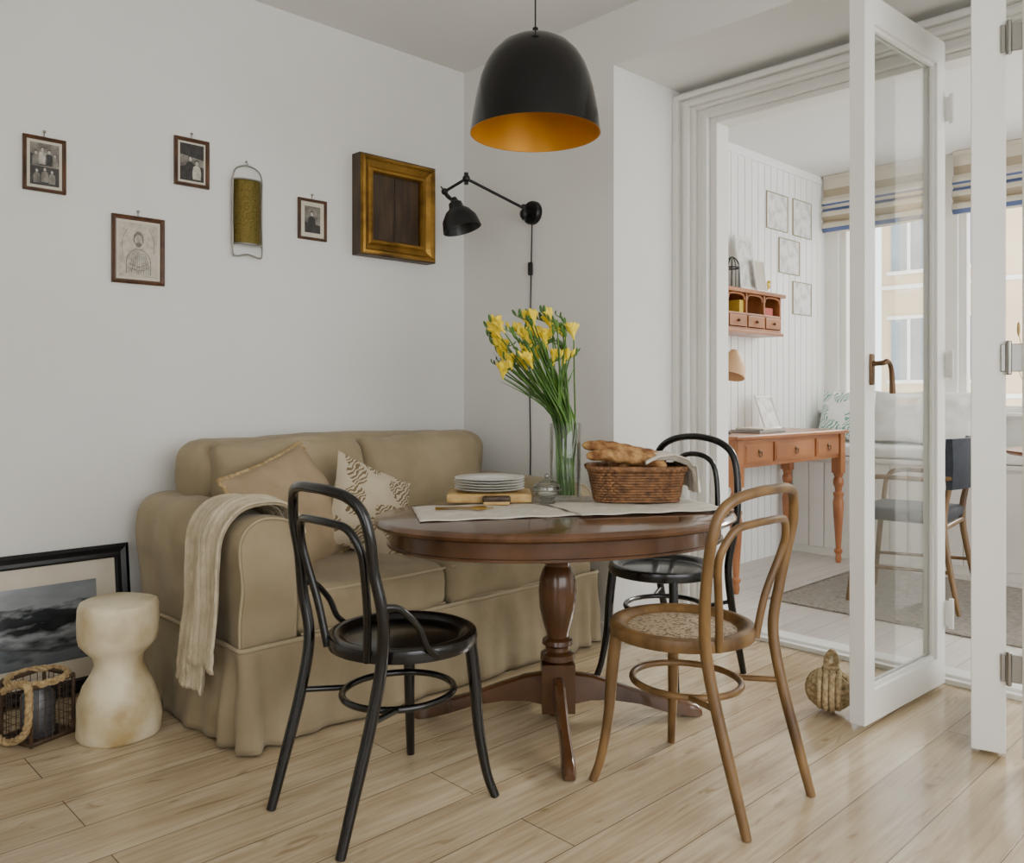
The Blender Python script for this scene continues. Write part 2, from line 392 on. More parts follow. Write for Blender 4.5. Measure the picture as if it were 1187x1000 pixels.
def leaf(name,p0,p1,th=.055,handle=False,z0=.02,z1=2.60,hinge=None,near_th=None,s=.09):
    p0=V((p0[0],p0[1],0));p1=V((p1[0],p1[1],0)); d=(p1-p0); Ln=d.length; d.normalize()
    nrm=V((d.y,-d.x,0))
    M=Matrix(((d.x,nrm.x,0,p0.x),(d.y,nrm.y,0,p0.y),(0,0,1,0),(0,0,0,1)))
    b=MB(); nt_=(near_th or th)/2
    b.box((0,-nt_,z0),(s,nt_,z1),0,M); b.box((Ln-s,-th/2,z0),(Ln,th/2,z1),0,M)
    b.box((s,-th/2,z0),(Ln-s,th/2,z0+.11),0,M); b.box((s,-th/2,z1-.10),(Ln-s,th/2,z1),0,M)
    t2=th/2-.012
    for a,c in (((s,-t2,z0+.11),(s+.014,t2,z1-.1)),((Ln-s-.014,-t2,z0+.11),(Ln-s,t2,z1-.1)),((s+.014,-t2,z0+.11),(Ln-s-.014,t2,z0+.124)),((s+.014,-t2,z1-.114),(Ln-s-.014,t2,z1-.1))):
        b.box(a,c,0,M)
    b.box((s+.014,-.004,z0+.124),(Ln-s-.014,.004,z1-.114),1,M)
    if handle:
        hz=1.27
        b.rbox((.045,th/2+.005,hz),(.015,.005,.055),.005,n=4,mi=2,M=M)
        b.tube(spl([(.045,th/2+.008,hz+.02),(.045,th/2+.045,hz+.022),(.06,th/2+.05,hz+.028),(.085,th/2+.05,hz+.018),(.10,th/2+.05,hz-.015),(.106,th/2+.05,hz-.085)],6),[.009,.009,.009,.008,.009,.011],2,M=M)
    for z in (.30,1.30,2.33):
        if hinge=='far':
            b.box((Ln,-.012,z-.05),(Ln+.006,.045,z+.05),0,M); b.tube([(Ln+.006,.05,z-.06),(Ln+.006,.05,z+.06)],.010,0,M=M)
        if hinge=='near':
            b.box((-.006,.034,z-.045),(0,nt_,z+.045),3,M); b.tube([(-.008,nt_+.008,z-.055),(-.008,nt_+.008,z+.055)],.009,3,M=M)
            b.box((-.004,nt_+.014,z-.045),(.002,nt_+.05,z+.045),3,M)
    return b.build(name,[M_white,M_glass,M_bronze,M_steel],smooth=False,bevel=.003)
leaf('door_1',(2.38,-.225),(2.41,.46),handle=True,hinge='far',s=.075)
leaf('door_2',(2.775,-.14),(2.60,.46),hinge='near',near_th=.10)
leaf('door_3',(2.895,-.14),(3.12,.46),s=.075)

# ------------------------------------------------------------------ sofa
def sofa():
    E=empty('slipcovered_sofa')
    y0,y1=-1.875,-.08
    b=MB()
    sec=[(.098,.02),(.102,.30),(.103,.50),(.113,.585),(.119,.65),(.106,.72),(.065,.765),(0,.778),(-.065,.765),(-.096,.71),(-.105,.63),(-.098,.52),(-.095,.25),(-.095,.02)]
    for yc,sg in ((-1.76,-1),(-.195,1)):
        base=spl([(0,o,z) for o,z in sec],4,True)
        cz=.42
        rings=[]
        xs=[.12,.14]+[.2+.045*i for i in range(18)]+[1.01,1.032,1.042]
        for x in xs:
            sc={.12:.9,.14:.98,1.032:.975,1.042:.93}.get(x,1); dz=.006-.022*max(0,(x-.3))
            crease=.014*max(0,math.sin(x*22+1.3))**3
            rings.append([V((x,yc+sg*(p.y*sc)*(1-crease*3)+noise.noise(V((x*7,p.y*3+9,p.z*7)))*.018,cz+(p.z-cz)*sc+dz*(p.z/.78)-crease*(p.z/.78)+noise.noise(V((x*5,p.y*9,p.z*4)))*.014)) for p in base])
        b.loft(rings)
        b.tube([V((1.034,q.y,q.z)) for q in rings[-2]][:],.006,1,6,True)
    b.rbox((.60,-.98,.19),(.44,.70,.14),.02)
    b.rbox((.235,-.93,.55),(.115,.81,.44),.10,n=24,bulge=(.02,0,.012),wr=.014)
    b.build('frame_cover',[M_sofa,M_pipe],parent=E,angle=60)
    b=MB()
    for yc in (-1.31,-.61):
        Mx=T(.385,yc,.735)@RY(-12)
        b.rbox((0,0,0),(.085,.352,.25),.06,n=24,bulge=(.035,0,.012),M=Mx,wr=.017)
    b.build('back_cushions',[M_sofa,M_pipe],parent=E,angle=60)
    b=MB()
    for yc in (-1.325,-.645):
        b.rbox((.735,yc,.415),(.325,.340,.09),.05,n=28,bulge=(.012,0,.028),wr=.021)
        x=1.052
        for zz in (.345,.485):
            b.tube([(x-.006,yc-.325,zz),(x+.004,yc,zz),(x-.006,yc+.325,zz)],.005,1,6)
    b.build('seat_cushions',[M_sofa,M_pipe],parent=E,angle=60)
    path=[]
    def seg(a,c,n):
        for i in range(n):
            t=i/n; path.append((V(a).lerp(V(c),t)))
    seg((.12,y0,0),(1.055,y0,0),70); seg((1.055,y0,0),(1.055,y1,0),140); seg((1.055,y1,0),(.12,y1,0),70)
    cor=[V((1.055,y0,0)),V((1.055,y1,0))]
    rings=[]
    for zi in range(17):
        t=zi/16; z=.335-t*.327
        ring=[]
        for i,p in enumerate(path):
            a=path[max(i-1,0)];c=path[min(i+1,len(path)-1)]
            tg=(c-a).normalized(); nr=V((tg.y,-tg.x,0))
            dc=min((p-q).length for q in cor)
            am=.004+.028*math.exp(-(dc/.13)**2)
            off=.006+t*.022+t*am*math.sin(i*.72)+t*.011*math.sin(i*.17+1)+.016*noise.noise(V((i*.12,z*6,3)))
            pp=p+nr*off; pp.z=z; ring.append(pp)
        rings.append(ring)
    b=MB(); b.loft(rings,cap=False,closed=False)
    b.tube([r+V((0,0,0)) for r in rings[0]],.006,1,6)
    b.build('skirt',[M_sofa,M_pipe],parent=E,angle=80,solid=.006)
sofa()
def throw():
    E=empty('knit_throw_blanket')
    path=spl([(0,-1.648,.69),(0,-1.665,.745),(0,-1.70,.785),(0,-1.76,.797),(0,-1.84,.78),(0,-1.892,.71),(0,-1.902,.6),(0,-1.905,.45),(0,-1.922,.33),(0,-1.937,.17)],8)
    N=len(path)-1
    for k,(x0,x1,off,cut,sk) in enumerate(((.70,.93,.0,1,0.0),(.79,1.02,.014,.93,.02))):
        def fn(u,v):
            t=u*cut; i=t*N; a=int(min(i,N-1)); p=path[a].lerp(path[a+1],i-a)
            tg=(path[min(a+1,N)]-path[max(a-1,0)]).normalized()
            nr=V((0,tg.z,-tg.y))
            nr=V((0,-abs(nr.y) if t>.35 else abs(nr.y),abs(nr.z)))
            wd=1-.12*math.sin(t*3)
            x=(x0+x1)/2+(v-.5)*(x1-x0)*wd+sk*t+.02*math.sin(t*5+k)
            w=.005*math.sin(v*60)+.012*math.sin(v*9+t*4+k*2)*min(1,t*2)
            if u>.94: w+=.003*math.sin(u*300)
            q=p+nr*(off+.006+w); return V((x,q.y,q.z))
        b=MB(); b.grid(fn,80,80); b.build('layer_%d'%k,[M_throw],parent=E,solid=.008,angle=80)
throw()
def pillow(name,size,th,M,mats,trim=False):
    b=MB(); n=28
    for sg in (-1,1):
        def fn(u,v):
            x=2*u-1;y=2*v-1
            z=th*max(0,(1-abs(x)**2.6)*(1-abs(y)**2.6))**.55
            px=x*(1-.07*(1-abs(y)**2)) ; py=y*(1-.07*(1-abs(x)**2))
            w=noise.noise(V((x*2.3,y*2.3,sg+size*7)))*.026*(1-x**4)*(1-y**4)
            return V((px*size,py*size,sg*(z+w)))
        b.grid(fn,n,n)
    if trim:
        pts=[]
        for k in range(120):
            t=k/30; sd=int(t); s_=2*(t-sd)-1
            x,y=[(s_,-1),(1,s_),(-s_,1),(-1,-s_)][sd]
            px=x*(1-.07*(1-y*y)); py=y*(1-.07*(1-x*x))
            pts.append(V((px*size*1.0,py*size*1.0,.003*math.sin(k*2.2))))
        b.tube(pts,.009,1,6,True)
    return b.build(name,mats,M=M,angle=80)
def facing(px,py,pz,yaw,lean,roll):
    return T(px,py,pz)@RZ(yaw)@RY(90-lean)@RZ(90+roll)
pillow('throw_pillow',.25,.085,facing(.64,-1.44,.71,14,30,16),[M_bcush,M_rope],trim=True)
pillow('throw_pillow',.205,.075,facing(.68,-1.11,.69,8,20,-26),[M_fern,M_linen],trim=False)

# ------------------------------------------------------------------ table
TC=V((1.56,-.89,0)); TA=61
MT=T(TC.x,TC.y,0)@RZ(TA)
def table():
    b=MB()
    def ov(a,bb,z,n=96,ex=2.15):
        r=[]
        for k in range(n):
            t=2*math.pi*k/n; c=math.cos(t);s_=math.sin(t)
            r.append(V((a*math.copysign(abs(c)**(2/ex),c),bb*math.copysign(abs(s_)**(2/ex),s_),z)))
        return r
    b.loft([ov(.635,.445,.716),ov(.655,.465,.718),ov(.667,.477,.726),ov(.67,.480,.735),ov(.663,.473,.745),ov(.65,.46,.75)],1,True,MT)
    b.loft([ov(.60,.41,.655),ov(.615,.425,.66),ov(.615,.425,.718)],0,True,MT)
    b.loft([ov(.607,.417,.648),ov(.622,.432,.652),ov(.622,.432,.66),ov(.607,.417,.665)],0,True,MT)
    prof=[(0,.62),(.075,.62),(.08,.60),(.062,.585),(.05,.57),(.046,.555),(.056,.54),(.066,.51),(.070,.46),(.066,.40),(.052,.34),(.042,.31),(.04,.295),(.055,.285),(.058,.27),(.045,.26),(.045,.245),(.062,.235),(.064,.215),(.05,.20),(0,.20)]
    Mc=T(TC.x,TC.y,0)
    b.lathe(prof,0,Mc,40)
    b.box((-.06,-.06,.03),(.06,.06,.205),0,Mc@RZ(47)); b.lathe([(0,.01),(.04,.015),(.045,.03),(0,.03)],0,Mc)
    b.box((-.2,-.2,.615),(.2,.2,.655),0,MT)
    for k in range(4):
        Mf=Mc@RZ(47+90*k)
        st=[(.05,.165,.05,.022),(.12,.155,.065,.021),(.2,.13,.065,.020),(.3,.095,.05,.019),(.40,.07,.02,.020),(.47,.055,.005,.023),(.51,.045,.002,.022),(.53,.025,.005,.016)]
        rings=[]
        for r,zt,zb,w in st:
            zm=(zt+zb)/2
            rings.append([V((r,-w,zb)),V((r,-w,zm)),V((r,-w*.9,zt-.008)),V((r,-w*.5,zt)),V((r,w*.5,zt)),V((r,w*.9,zt-.008)),V((r,w,zm)),V((r,w,zb))])
        b.loft(rings,0,True,Mf)
    return b.build('pedestal_dining_table',[M_walnut,M_walnut_top],angle=35)
table()

def clothobj(name,x0,x1,y0,y1,z,m,skew=0,M=MT):
    b=MB()
    def fn(u,v):
        x=x0+(x1-x0)*u+skew*(v-.5); y=y0+(y1-y0)*v
        return V((x,y,z+.0015*math.sin(u*23+v*5)+.0015*math.sin(v*17)))
    b.grid(fn,50,20,0,M); return b.build(name,[m],solid=.002,angle=80)
clothobj('table_runner',-.515,.10,-.13,.26,.7545,M_linen,skew=.03)
clothobj('table_runner',.02,.61,-.17,.20,.7595,M_linen,skew=-.03)
Mb=T(1.19,-.89,.7595)@RZ(47)
b=MB(); b.rbox((0,0,.019),(.165,.10,.018),.008,n=8,M=Mb); b.build('cutting_board',[M_board])
b=MB()
for i in range(5):
    z=.798+i*.0105
    b.lathe([(0,z+.003),(.075,z+.003),(.09,z+.006),(.138,z+.014),(.141,z+.0125),(.092,z+.001),(.08,z),(0,z)],0,T(1.185+random.uniform(-.003,.003),-.885,0),48)
b.build('plate_stack',[M_porc],angle=50)
b=MB(); Mq=T(1.30,-.955,.758)@RZ(50); b.rbox((0,0,.022),(.055,.02,.012),.01,n=6,M=Mq,mi=0); b.rbox((0,0,.008),(.05,.017,.008),.003,n=6,M=Mq,mi=1); b.build('crumb_brush',[M_darkwood,M_board])
b=MB(); Mq=T(1.42,-.80,.762)
b.lathe([(0,.0),(.03,0),(.032,.005),(.018,.012),(.03,.02),(.05,.035),(.055,.052),(.05,.066),(.045,.068),(.048,.052),(.03,.026),(0,.02)],0,Mq,24)
b.lathe([(.05,.068),(.042,.078),(.02,.088),(.006,.09),(.006,.096),(.012,.102),(.008,.11),(0,.112)],0,Mq,24)
b.lathe([(0,.026),(.028,.03),(.040,.04),(0,.044)],1,Mq,24)
for zz,rr in ((.005,.031),(.02,.03),(.036,.05),(.052,.055),(.068,.049),(.089,.018)): b.tube([(rr*math.cos(2*math.pi*k/24),rr*math.sin(2*math.pi*k/24),zz) for k in range(24)],.0022,2,5,True,M=Mq)
b.ell((0,0,.104),(.011,.011,.010),2,Mq)
b.build('glass_sugar_bowl',[M_vglass,M_porc,M_steel])
b=MB()
for k in range(3):
    Mq=T(1.33+k*.0,-1.10,.7585)@RZ(52)@T(-.05,-.035+k*.028,0)
    b.tube([(-.09,0,.004),(0,0,.005),(.05,0,.004)],[.004,.0028,.003],0,6,M=Mq,flat=.5)
    if k==2: b.ell((.075,0,.005),(.028,.014,.004),0,Mq)
    elif k==1:
        b.rbox((.085,0,.004),(.04,.008,.0015),.001,n=4,M=Mq)
    else:
        b.rbox((.06,0,.004),(.012,.011,.0015),.001,n=4,M=Mq)
        for q in range(4): b.tube([(.07,-.009+q*.006,.004),(.095,-.009+q*.006,.006)],.0016,0,5,M=Mq)
b.build('brass_cutlery',[M_brass])
VX,VY=1.388,-.66
b=MB(); Mq=T(VX,VY,.763)
b.lathe([(0,0),(.060,0),(.064,.004),(.064,.30),(.062,.303),(.0605,.30),(.060,.014),(0,.012)],0,Mq,40)
b.build('glass_vase',[M_vglass],angle=50)
def bouquet():
    b=MB(); R=random.Random(11)
    Rv=V((.695,.719,0)); Fv=V((-.719,.695,0))
    for i in range(58):
        a=R.uniform(0,6.28); br=R.uniform(0,.04)
        p0=V((VX+br*math.cos(a),VY+br*math.sin(a),.78))
        a2=R.uniform(0,6.28); rr_=R.uniform(.01,.045)
        rim=V((VX+rr_*math.cos(a2),VY+rr_*math.sin(a2),1.06))
        lat=R.uniform(-.27,.03) ; dep=R.uniform(-.13,.13)
        top=V((VX,VY,0))+Rv*lat+Fv*dep; top.z=R.uniform(1.28,1.47)-max(0,-lat-.13)*.35
        mid=rim.lerp(top,.5)+V((0,0,.015))
        pts=spl([p0,p0.lerp(rim,.5),rim,mid,top],6)
        b.tube(pts,[.0045,.004,.0035,.003],0,6)
        dirn=Rv*(R.choice([-1,-1,-.6,.7])*R.uniform(.4,1))+Fv*R.uniform(-.8,.8)
        dirn.normalize()
        tip=spl([top,top+dirn*.02+V((0,0,.025)),top+dirn*.055+V((0,0,.04))],4)
        b.tube(tip,[.003,.002],0,5)
        nb=R.randint(4,6); fl=R.random()<.5
        for q in range(nb):
            t=q/(nb-1); c=tip[int(t*(len(tip)-1))]
            sz=(.029 if fl else .016)*(1-.5*t)
            tl=dirn*.35+V((0,0,1))+V((R.uniform(-.4,.4),R.uniform(-.4,.4),0)); tl.normalize()
            rot=tl.to_track_quat('Z','Y').to_matrix().to_4x4()
            Mp=T(*(c+tl*sz))@rot
            if fl and q<2:
                b.lathe([(.003,-sz*1.2),(.007,-sz*.5),(.011,0)],1,Mp,7)
                for pe in range(6):
                    Mpe=Mp@Matrix.Rotation(pe*math.pi/3,4,'Z')@Matrix.Rotation(.42+.15*(pe%2),4,'Y')
                    b.ell((0,0,sz*.55),(sz*.16,sz*.46,sz*.8),1,Mpe,7,5)
            else:
                b.ell((0,0,0),(sz*.42,sz*.42,sz*1.15),1 if (fl and q<4) else 0,Mp,7,6)
        if i%3==0:
            b.tube(spl([rim,rim.lerp(top,.5)+dirn*.01,top+dirn*.03-V((0,0,.03))],6),[.004,.008,.001],0,4,flat=.3)
    return b.build('freesia_bouquet',[M_stem,M_petal],angle=60)
bouquet()
def basket():
    Mk=T(1.61,-.49,.7635)@RZ(46)
    b=MB()
    def per(a,c,z,row=None,n=144,r0=.0):
        out=[]
        for k in range(n):
            t=2*math.pi*k/n; cs=math.cos(t);sn=math.sin(t)
            x=a*math.copysign(abs(cs)**.5,cs); y=c*math.copysign(abs(sn)**.5,sn)
            if row is not None:
                w=1+.03*math.sin(k*2*math.pi/4+row*math.pi)*1.0
                x*=w;y*=w
            out.append(V((x,y,z)))
        return out
    rows=12
    for i in range(rows):
        t=i/(rows-1); z=.006+t*.115
        b.tube(per(.158+.022*t,.095+.018*t,z,row=i),.0062,0,6,True,M=Mk)
    b.tube(per(.186,.119,.128,row=1),.009,0,8,True,M=Mk); b.tube(per(.189,.122,.134,row=0),.008,0,8,True,M=Mk)
    inner=[per(.154+.02*t,.092+.016*t,.004+t*.12) for t in (0,1)]
    b.loft(inner,0,False,Mk); b.loft([per(.154,.092,.004),per(.01,.01,.004)],0,False,Mk)
    b.build('bread_basket',[M_wicker],angle=70)
    b=MB()
    def loaf(p,q,r,bend):
        p=V(p);q=V(q); m=p.lerp(q,.5)+V((0,0,bend))
        pts=spl([p,p.lerp(m,.5)+V((0,0,bend*.3)),m,m.lerp(q,.5)+V((0,0,bend*.3)),q],10)
        N=len(pts); rr=[]
        for i in range(N):
            t=i/(N-1); base=max(.02,(1-abs(2*t-1)**3.2))**.5
            rr.append(r*base*(1+.13*abs(math.sin(t*19))))
        b.tube(pts,rr,0,16,M=Mk,flat=.8)
    loaf((-.21,.03,.215),(.08,-.05,.165),.029,.012)
    loaf((-.20,-.04,.178),(.11,-.075,.140),.031,.015)
    loaf((-.14,.04,.165),(.13,.05,.15),.036,.02)
    loaf((-.12,.0,.10),(.12,.0,.10),.055,.01)
    b.build('bread_loaves',[M_bread],angle=80)
    b=MB()
    def fn(u,v):
        y=-.125+.26*v
        P=[(.02,.150),(.07,.172),(.13,.178),(.185,.160),(.212,.125),(.222,.07),(.228,.03)]
        q=u*(len(P)-1); i=int(min(q,len(P)-2)); f=q-i
        x=P[i][0]+(P[i+1][0]-P[i][0])*f; z=P[i][1]+(P[i+1][1]-P[i][1])*f
        fold=.009*math.sin(v*19+u*4)+.006*math.sin(v*37)
        if u>.6: x+=fold; z+= .03*abs(v-.5)
        else: z+=fold
        return V((x,y,z))
    b.grid(fn,30,34,0,Mk); b.build('linen_napkin',[M_linen],solid=.003,angle=80)
basket()

# ------------------------------------------------------------------ bentwood chairs
def chair(M,wood,seatm,hz=.93,brace=False,wide=.215,inner=.12,lean=0.0,square=False,name='bentwood_chair'):
    b=MB()
    b.lathe([(0,.468),(.16,.468),(.178,.474),(.186,.486),(.205,.490),(.218,.484),(.222,.468),(.218,.450),(.205,.446),(.18,.448),(.17,.455),(0,.455)],0,M,56)
    b.lathe([(0,.4695),(.165,.4695),(.17,.468)],1,M,48)
    pts=[(-.18,-.33,0),(-.178,-.285,.15),(-.178,-.235,.32),(-.183,-.205,.47),(-.203,-.215,.60)]
    if square:
        pts+=[(-wide,-.235-lean*.3,.72),(-wide*1.02,-.25-lean*.5,hz-.12),(-wide*.93,-.262-lean*.7,hz-.055),(-wide*.72,-.28-lean*.9,hz-.018),(-wide*.35,-.30-lean,hz-.002),(0,-.305-lean,hz)]
    else:
        pts+=[(-wide,-.24-lean*.3,.72),(-wide*.93,-.262-lean*.6,hz-.10),(-wide*.62,-.28-lean*.9,hz-.025),(0,-.285-lean,hz)]
    full=pts+[(-x,y,z) for x,y,z in reversed(pts[:-1])]
    b.tube(spl(full,6),[.0135]+[.0165]*3+[.015]*9+[.0165]*3+[.0135],0,10,M=M)
    if square:
        pi=[(-.10,-.195,.455),(-.125,-.21,.58),(-wide*.78,-.235-lean*.3,.70),(-wide*.80,-.25-lean*.5,hz-.16),(-wide*.62,-.268-lean*.7,hz-.105),(-wide*.3,-.285-lean*.8,hz-.092),(0,-.29-lean*.8,hz-.09)]
    else:
        pi=[(-inner*.72,-.195,.455),(-inner*.9,-.215,.58),(-inner,-.24-lean*.3,.70),(-inner*.8,-.258-lean*.5,hz-.12),(0,-.27-lean*.8,hz-.075)]
    fi=pi+[(-x,y,z) for x,y,z in reversed(pi[:-1])]
    b.tube(spl(fi,6),.0115,0,10,M=M)
    for sx in (-1,1):
        b.tube(spl([(sx*.150,.135,.455),(sx*.160,.145,.33),(sx*.168,.152,.2),(sx*.185,.168,.07),(sx*.205,.185,0)],6),[.019,.0185,.016,.014,.013],0,10,M=M)
    rg=[(.155*math.cos(2*math.pi*k/48),.168*math.sin(2*math.pi*k/48)-.015,.31) for k in range(48)]
    b.tube(rg,.0105,0,8,True,M=M)
    for sx in (-1,1):
        b.tube([(sx*.125,-.11,.31),(sx*.178,-.235,.32)],.009,0,8,M=M)
    if brace:
        for sx in (-1,1):
            b.tube(spl([(sx*.206,-.222,.625),(sx*.214,-.17,.615),(sx*.222,-.115,.56),(sx*.222,-.085,.50),(sx*.222,-.05,.468)],6),.0095,0,8,M=M)
    return b.build(name,[wood,seatm],angle=50)
chair(T(1.65,-1.66,0),M_black,M_black,hz=.93,brace=True,wide=.19,square=True)
chair(T(2.17,-.985,0)@RZ(90),M_oldoak,M_seatply,hz=.915,wide=.218,square=True)
chair(T(1.60,-.30,0)@RZ(180),M_black,M_black,hz=1.0,wide=.215,lean=-.05)

# ------------------------------------------------------------------ pendant
b=MB(); Mp=T(1.58,-1.027,2.105)
outer=[(.012,.343),(.04,.341),(.085,.331),(.122,.310),(.155,.276),(.178,.238),(.194,.196),(.207,.150),(.217,.10),(.225,.05),(.231,0)]
innr=[(.231,0),(.227,.001),(.221,.05),(.213,.10),(.203,.148),(.190,.193),(.174,.234),(.151,.271),(.117,.304),(.07,.324),(.0,.336)]
b.lathe(outer,0,Mp,72); b.lathe(innr,1,Mp,72)
b.lathe([(0,.375),(.010,.375),(.012,.352),(.028,.343),(.012,.338)],0,Mp,24)
b.tube([(0,0,.37),(0,0,H-2.105)],.003,0,6,M=Mp)
b.lathe([(0,.20),(.03,.20),(.045,.24),(.03,.30),(.02,.335),(0,.335)],2,Mp,24)
b.lathe([(.05,H-2.105),(.05,H-2.13),(0,H-2.135)],0,Mp,24)
b.build('pendant_lamp',[M_gblack,M_goldin,M_porc],angle=50)
# wall lamp
b=MB()
b.lathe([(0,0),(.062,0),(.062,.02),(.055,.03),(0,.03)],0,T(.561,-.0,2.132)@RX(90),32)
elb=V((.46,-.38,2.265)); tip=V((.338,-.42,2.214)); base=V((.55,-.06,2.12))
b.tube([(.56,-.02,2.13),(.555,-.07,2.125)],.014,0,10)
b.ell(tuple(base),(.024,.024,.028),0); b.tube([base+V((0,0,-.03)),base+V((0,0,.05))],.012,0,10)
b.tube([base+V((0,0,.03)),elb],.008,0,8); b.ell(tuple(elb),(.02,.02,.02),0)
b.tube([elb+V((0,0,.03)),elb-V((0,0,.03))],.011,0,8)
b.tube([elb,tip],.008,0,8); b.ell(tuple(tip),(.018,.018,.018),0)
Ms=T(.465,-.41,2.005)@RY(-14)@RX(8)@Matrix.Scale(1.12,4)
b.lathe([(.0,.15),(.012,.15),(.02,.13),(.03,.125),(.034,.10),(.055,.085),(.078,.05),(.088,.0),(.085,.0),(.07,.045),(.05,.075),(0,.09)],0,Ms,36)
top=Ms@V((0,0,.13))
b.tube(spl([tip,tip+V((.02,0,-.03)),top],6),.007,0,8)
b.tube([tip+V((-.03,0,.03)),top+V((0,0,.0))],.004,0,6)
b.tube(spl([(.561,-.012,2.08),(.552,-.008,1.9),(.545,-.008,1.6),(.54,-.008,1.2),(.545,-.008,.9),(.54,-.008,.6),(.54,-.008,.3)],6),.0035,0,6)
b.rbox((.55,-.014,1.84),(.012,.010,.035),.006,n=5)
b.build('wall_lamp',[M_mblack],angle=50)

# ------------------------------------------------------------------ pictures on left wall
def poly(b,pts,z,mi): b.add([(x,y,z) for x,y in pts],[tuple(range(len(pts)))],mi)
def oval(b,cx,cy,rx,ry,z,mi,n=16): poly(b,[(cx+rx*math.cos(2*math.pi*k/n),cy+ry*math.sin(2*math.pi*k/n)) for k in range(n)],z,mi)
def person(b,cx,cy,h,z,body,head,hair=4):
    poly(b,[(cx-.20*h,cy),(cx+.20*h,cy),(cx+.22*h,cy+.35*h),(cx+.17*h,cy+.62*h),(cx+.06*h,cy+.70*h),(cx-.06*h,cy+.70*h),(cx-.17*h,cy+.62*h),(cx-.22*h,cy+.35*h)],z,body)
    oval(b,cx,cy+.84*h,.105*h,.13*h,z+.0001,hair); oval(b,cx,cy+.81*h,.08*h,.105*h,z+.0002,head)
def art_family(b,x,y,z):
    poly(b,[(-x,-y*.05),(x,-y*.05),(x,y),(-x,y)],z,1)
    poly(b,[(-x,-y*.1),(x,0),(x,.25*y),(.3*x,.4*y),(-.4*x,.3*y),(-x,.5*y)],z+.0001,4)
    for cx,cy,h,bo in ((-.6,-.1,.75,1),(-.15,.0,.85,5),(.3,-.05,.8,4),(.7,-.1,.7,1)): person(b,cx*x,cy*y,h*y,z+.0003,bo,5)
    poly(b,[(-x,-y),(x,-y),(x,-.12*y),(-x,-.12*y)],z+.0006,4)
    for cx,cy,h in ((-.55,-.9,.7),(0,-.85,.75),(.5,-.9,.7)): person(b,cx*x,cy*y,h*y,z+.0008,1,5)
def art_couple(b,x,y,z):
    poly(b,[(-x,-y),(x,-y),(x,-.2*y),(0,-.05*y),(-x,-.3*y)],z,4)
    poly(b,[(-x,.4*y),(x,.2*y),(x,y),(-x,y)],z,4)
    person(b,-.15*x,-.8*y,1.2*y,z+.0003,4,5); person(b,.4*x,-.9*y,1.1*y,z+.0006,5,5)
def art_portrait(b,x,y,z):
    def st(pts,r=.0010): b.tube(spl([(px*x,py*y,z+.0006) for px,py in pts],5),r,6,4)
    poly(b,[(-.62*x,-y*.9),(.62*x,-y*.9),(.55*x,-.2*y),(.2*x,.02*y),(-.2*x,.02*y),(-.55*x,-.2*y)],z,5)
    oval(b,0,.42*y,.27*x,.28*y,z+.0001,6,20); oval(b,0,.36*y,.20*x,.22*y,z+.0002,5,20); oval(b,0,.20*y,.15*x,.10*y,z+.0003,6,14)
    st([(-.62,-.9),(-.6,-.3),(-.25,0),(0,.03),(.25,0),(.6,-.3),(.62,-.9)])
    for k in range(9):
        q=-.5+k/8; st([(q,-.85),(q*.9+.05,-.5),(q*.6,-.1)],.0007)
    st([(-.5,-.5),(0,-.62),(.5,-.45)]); st([(-.4,-.7),(.1,-.75),(.5,-.65)])
    st([(-.8,-.2),(-.85,.3),(-.6,.75)],.0007); st([(.8,-.1),(.8,.4),(.55,.8)],.0007)
def art_small(b,x,y,z):
    poly(b,[(-x,-y),(x,-y),(x,-.4*y),(-x,-.2*y)],z,4); person(b,-.1*x,-.8*y,1.5*y,z+.0003,4,5)
def frame(name,M,w,h,fw,dp,fm,cm,matw=0.0,nail=False,prof=None,mm=None,art=None):
    b=MB(); hw,hh=w/2,h/2
    prof=prof or [(0,0),(0,dp*.8),(fw*.25,dp),(fw*.6,dp*.8),(fw*.85,dp*.85),(fw,dp*.55),(fw,0)]
    rings=[]
    for o,z in prof:
        rings.append([V((-hw+o,-hh+o,z)),V((hw-o,-hh+o,z)),V((hw-o,hh-o,z)),V((-hw+o,hh-o,z))])
    b.loft(rings,0,False)
    x=hw-fw+.001;y=hh-fw+.001; z=dp*.4
    b.add([(-x,-y,z),(x,-y,z),(x,y,z),(-x,y,z)],[(0,1,2,3)],2 if matw else 1)
    if matw:
        x-=matw;y-=matw;z+=.0012
        b.add([(-x,-y,z),(x,-y,z),(x,y,z),(-x,y,z)],[(0,1,2,3)],1)
    if art: art(b,x,y,z+.0006)
    b.add([(-hw,-hh,0),(hw,-hh,0),(hw,hh,0),(-hw,hh,0)],[(3,2,1,0)],0)
    if nail:
        b.ell((0,hh+.022,.008),(.006,.006,.006),3); b.tube([(0,hh+.022,.002),(0,hh,.004)],.002,3,5)
    return b.build(name,[fm,cm,mm or M_mat,M_steel,M_phd,M_phl,M_pencil],smooth=False,M=M,recalc=False)
def onleft(y,z,tilt=0,x=.0005,roll=0):
    R=Matrix(((0,0,1,0),(1,0,0,0),(0,1,0,0),(0,0,0,1)))
    return T(x,y,z)@RX(roll)@RY(tilt)@R
frame('framed_photo',onleft(-2.18,2.085),.154,.215,.014,.018,M_redwood,M_sepia,.012,True,art=art_family)
frame('framed_sketch',onleft(-1.82,1.79),.217,.285,.018,.018,M_redwood,M_sketch,.012,True,art=art_portrait)
frame('framed_photo',onleft(-1.59,2.204),.156,.212,.016,.018,M_redwood,M_sepia,.010,True,art=art_couple)
frame('framed_print',onleft(-.987,2.038),.157,.2,.014,.018,M_redwood,M_sepia,.022,True,art=art_small)
gp=[(0,0),(0,.07),(.008,.085),(.02,.088),(.03,.075),(.055,.062),(.065,.07),(.078,.07),(.085,.055),(.085,.02)]
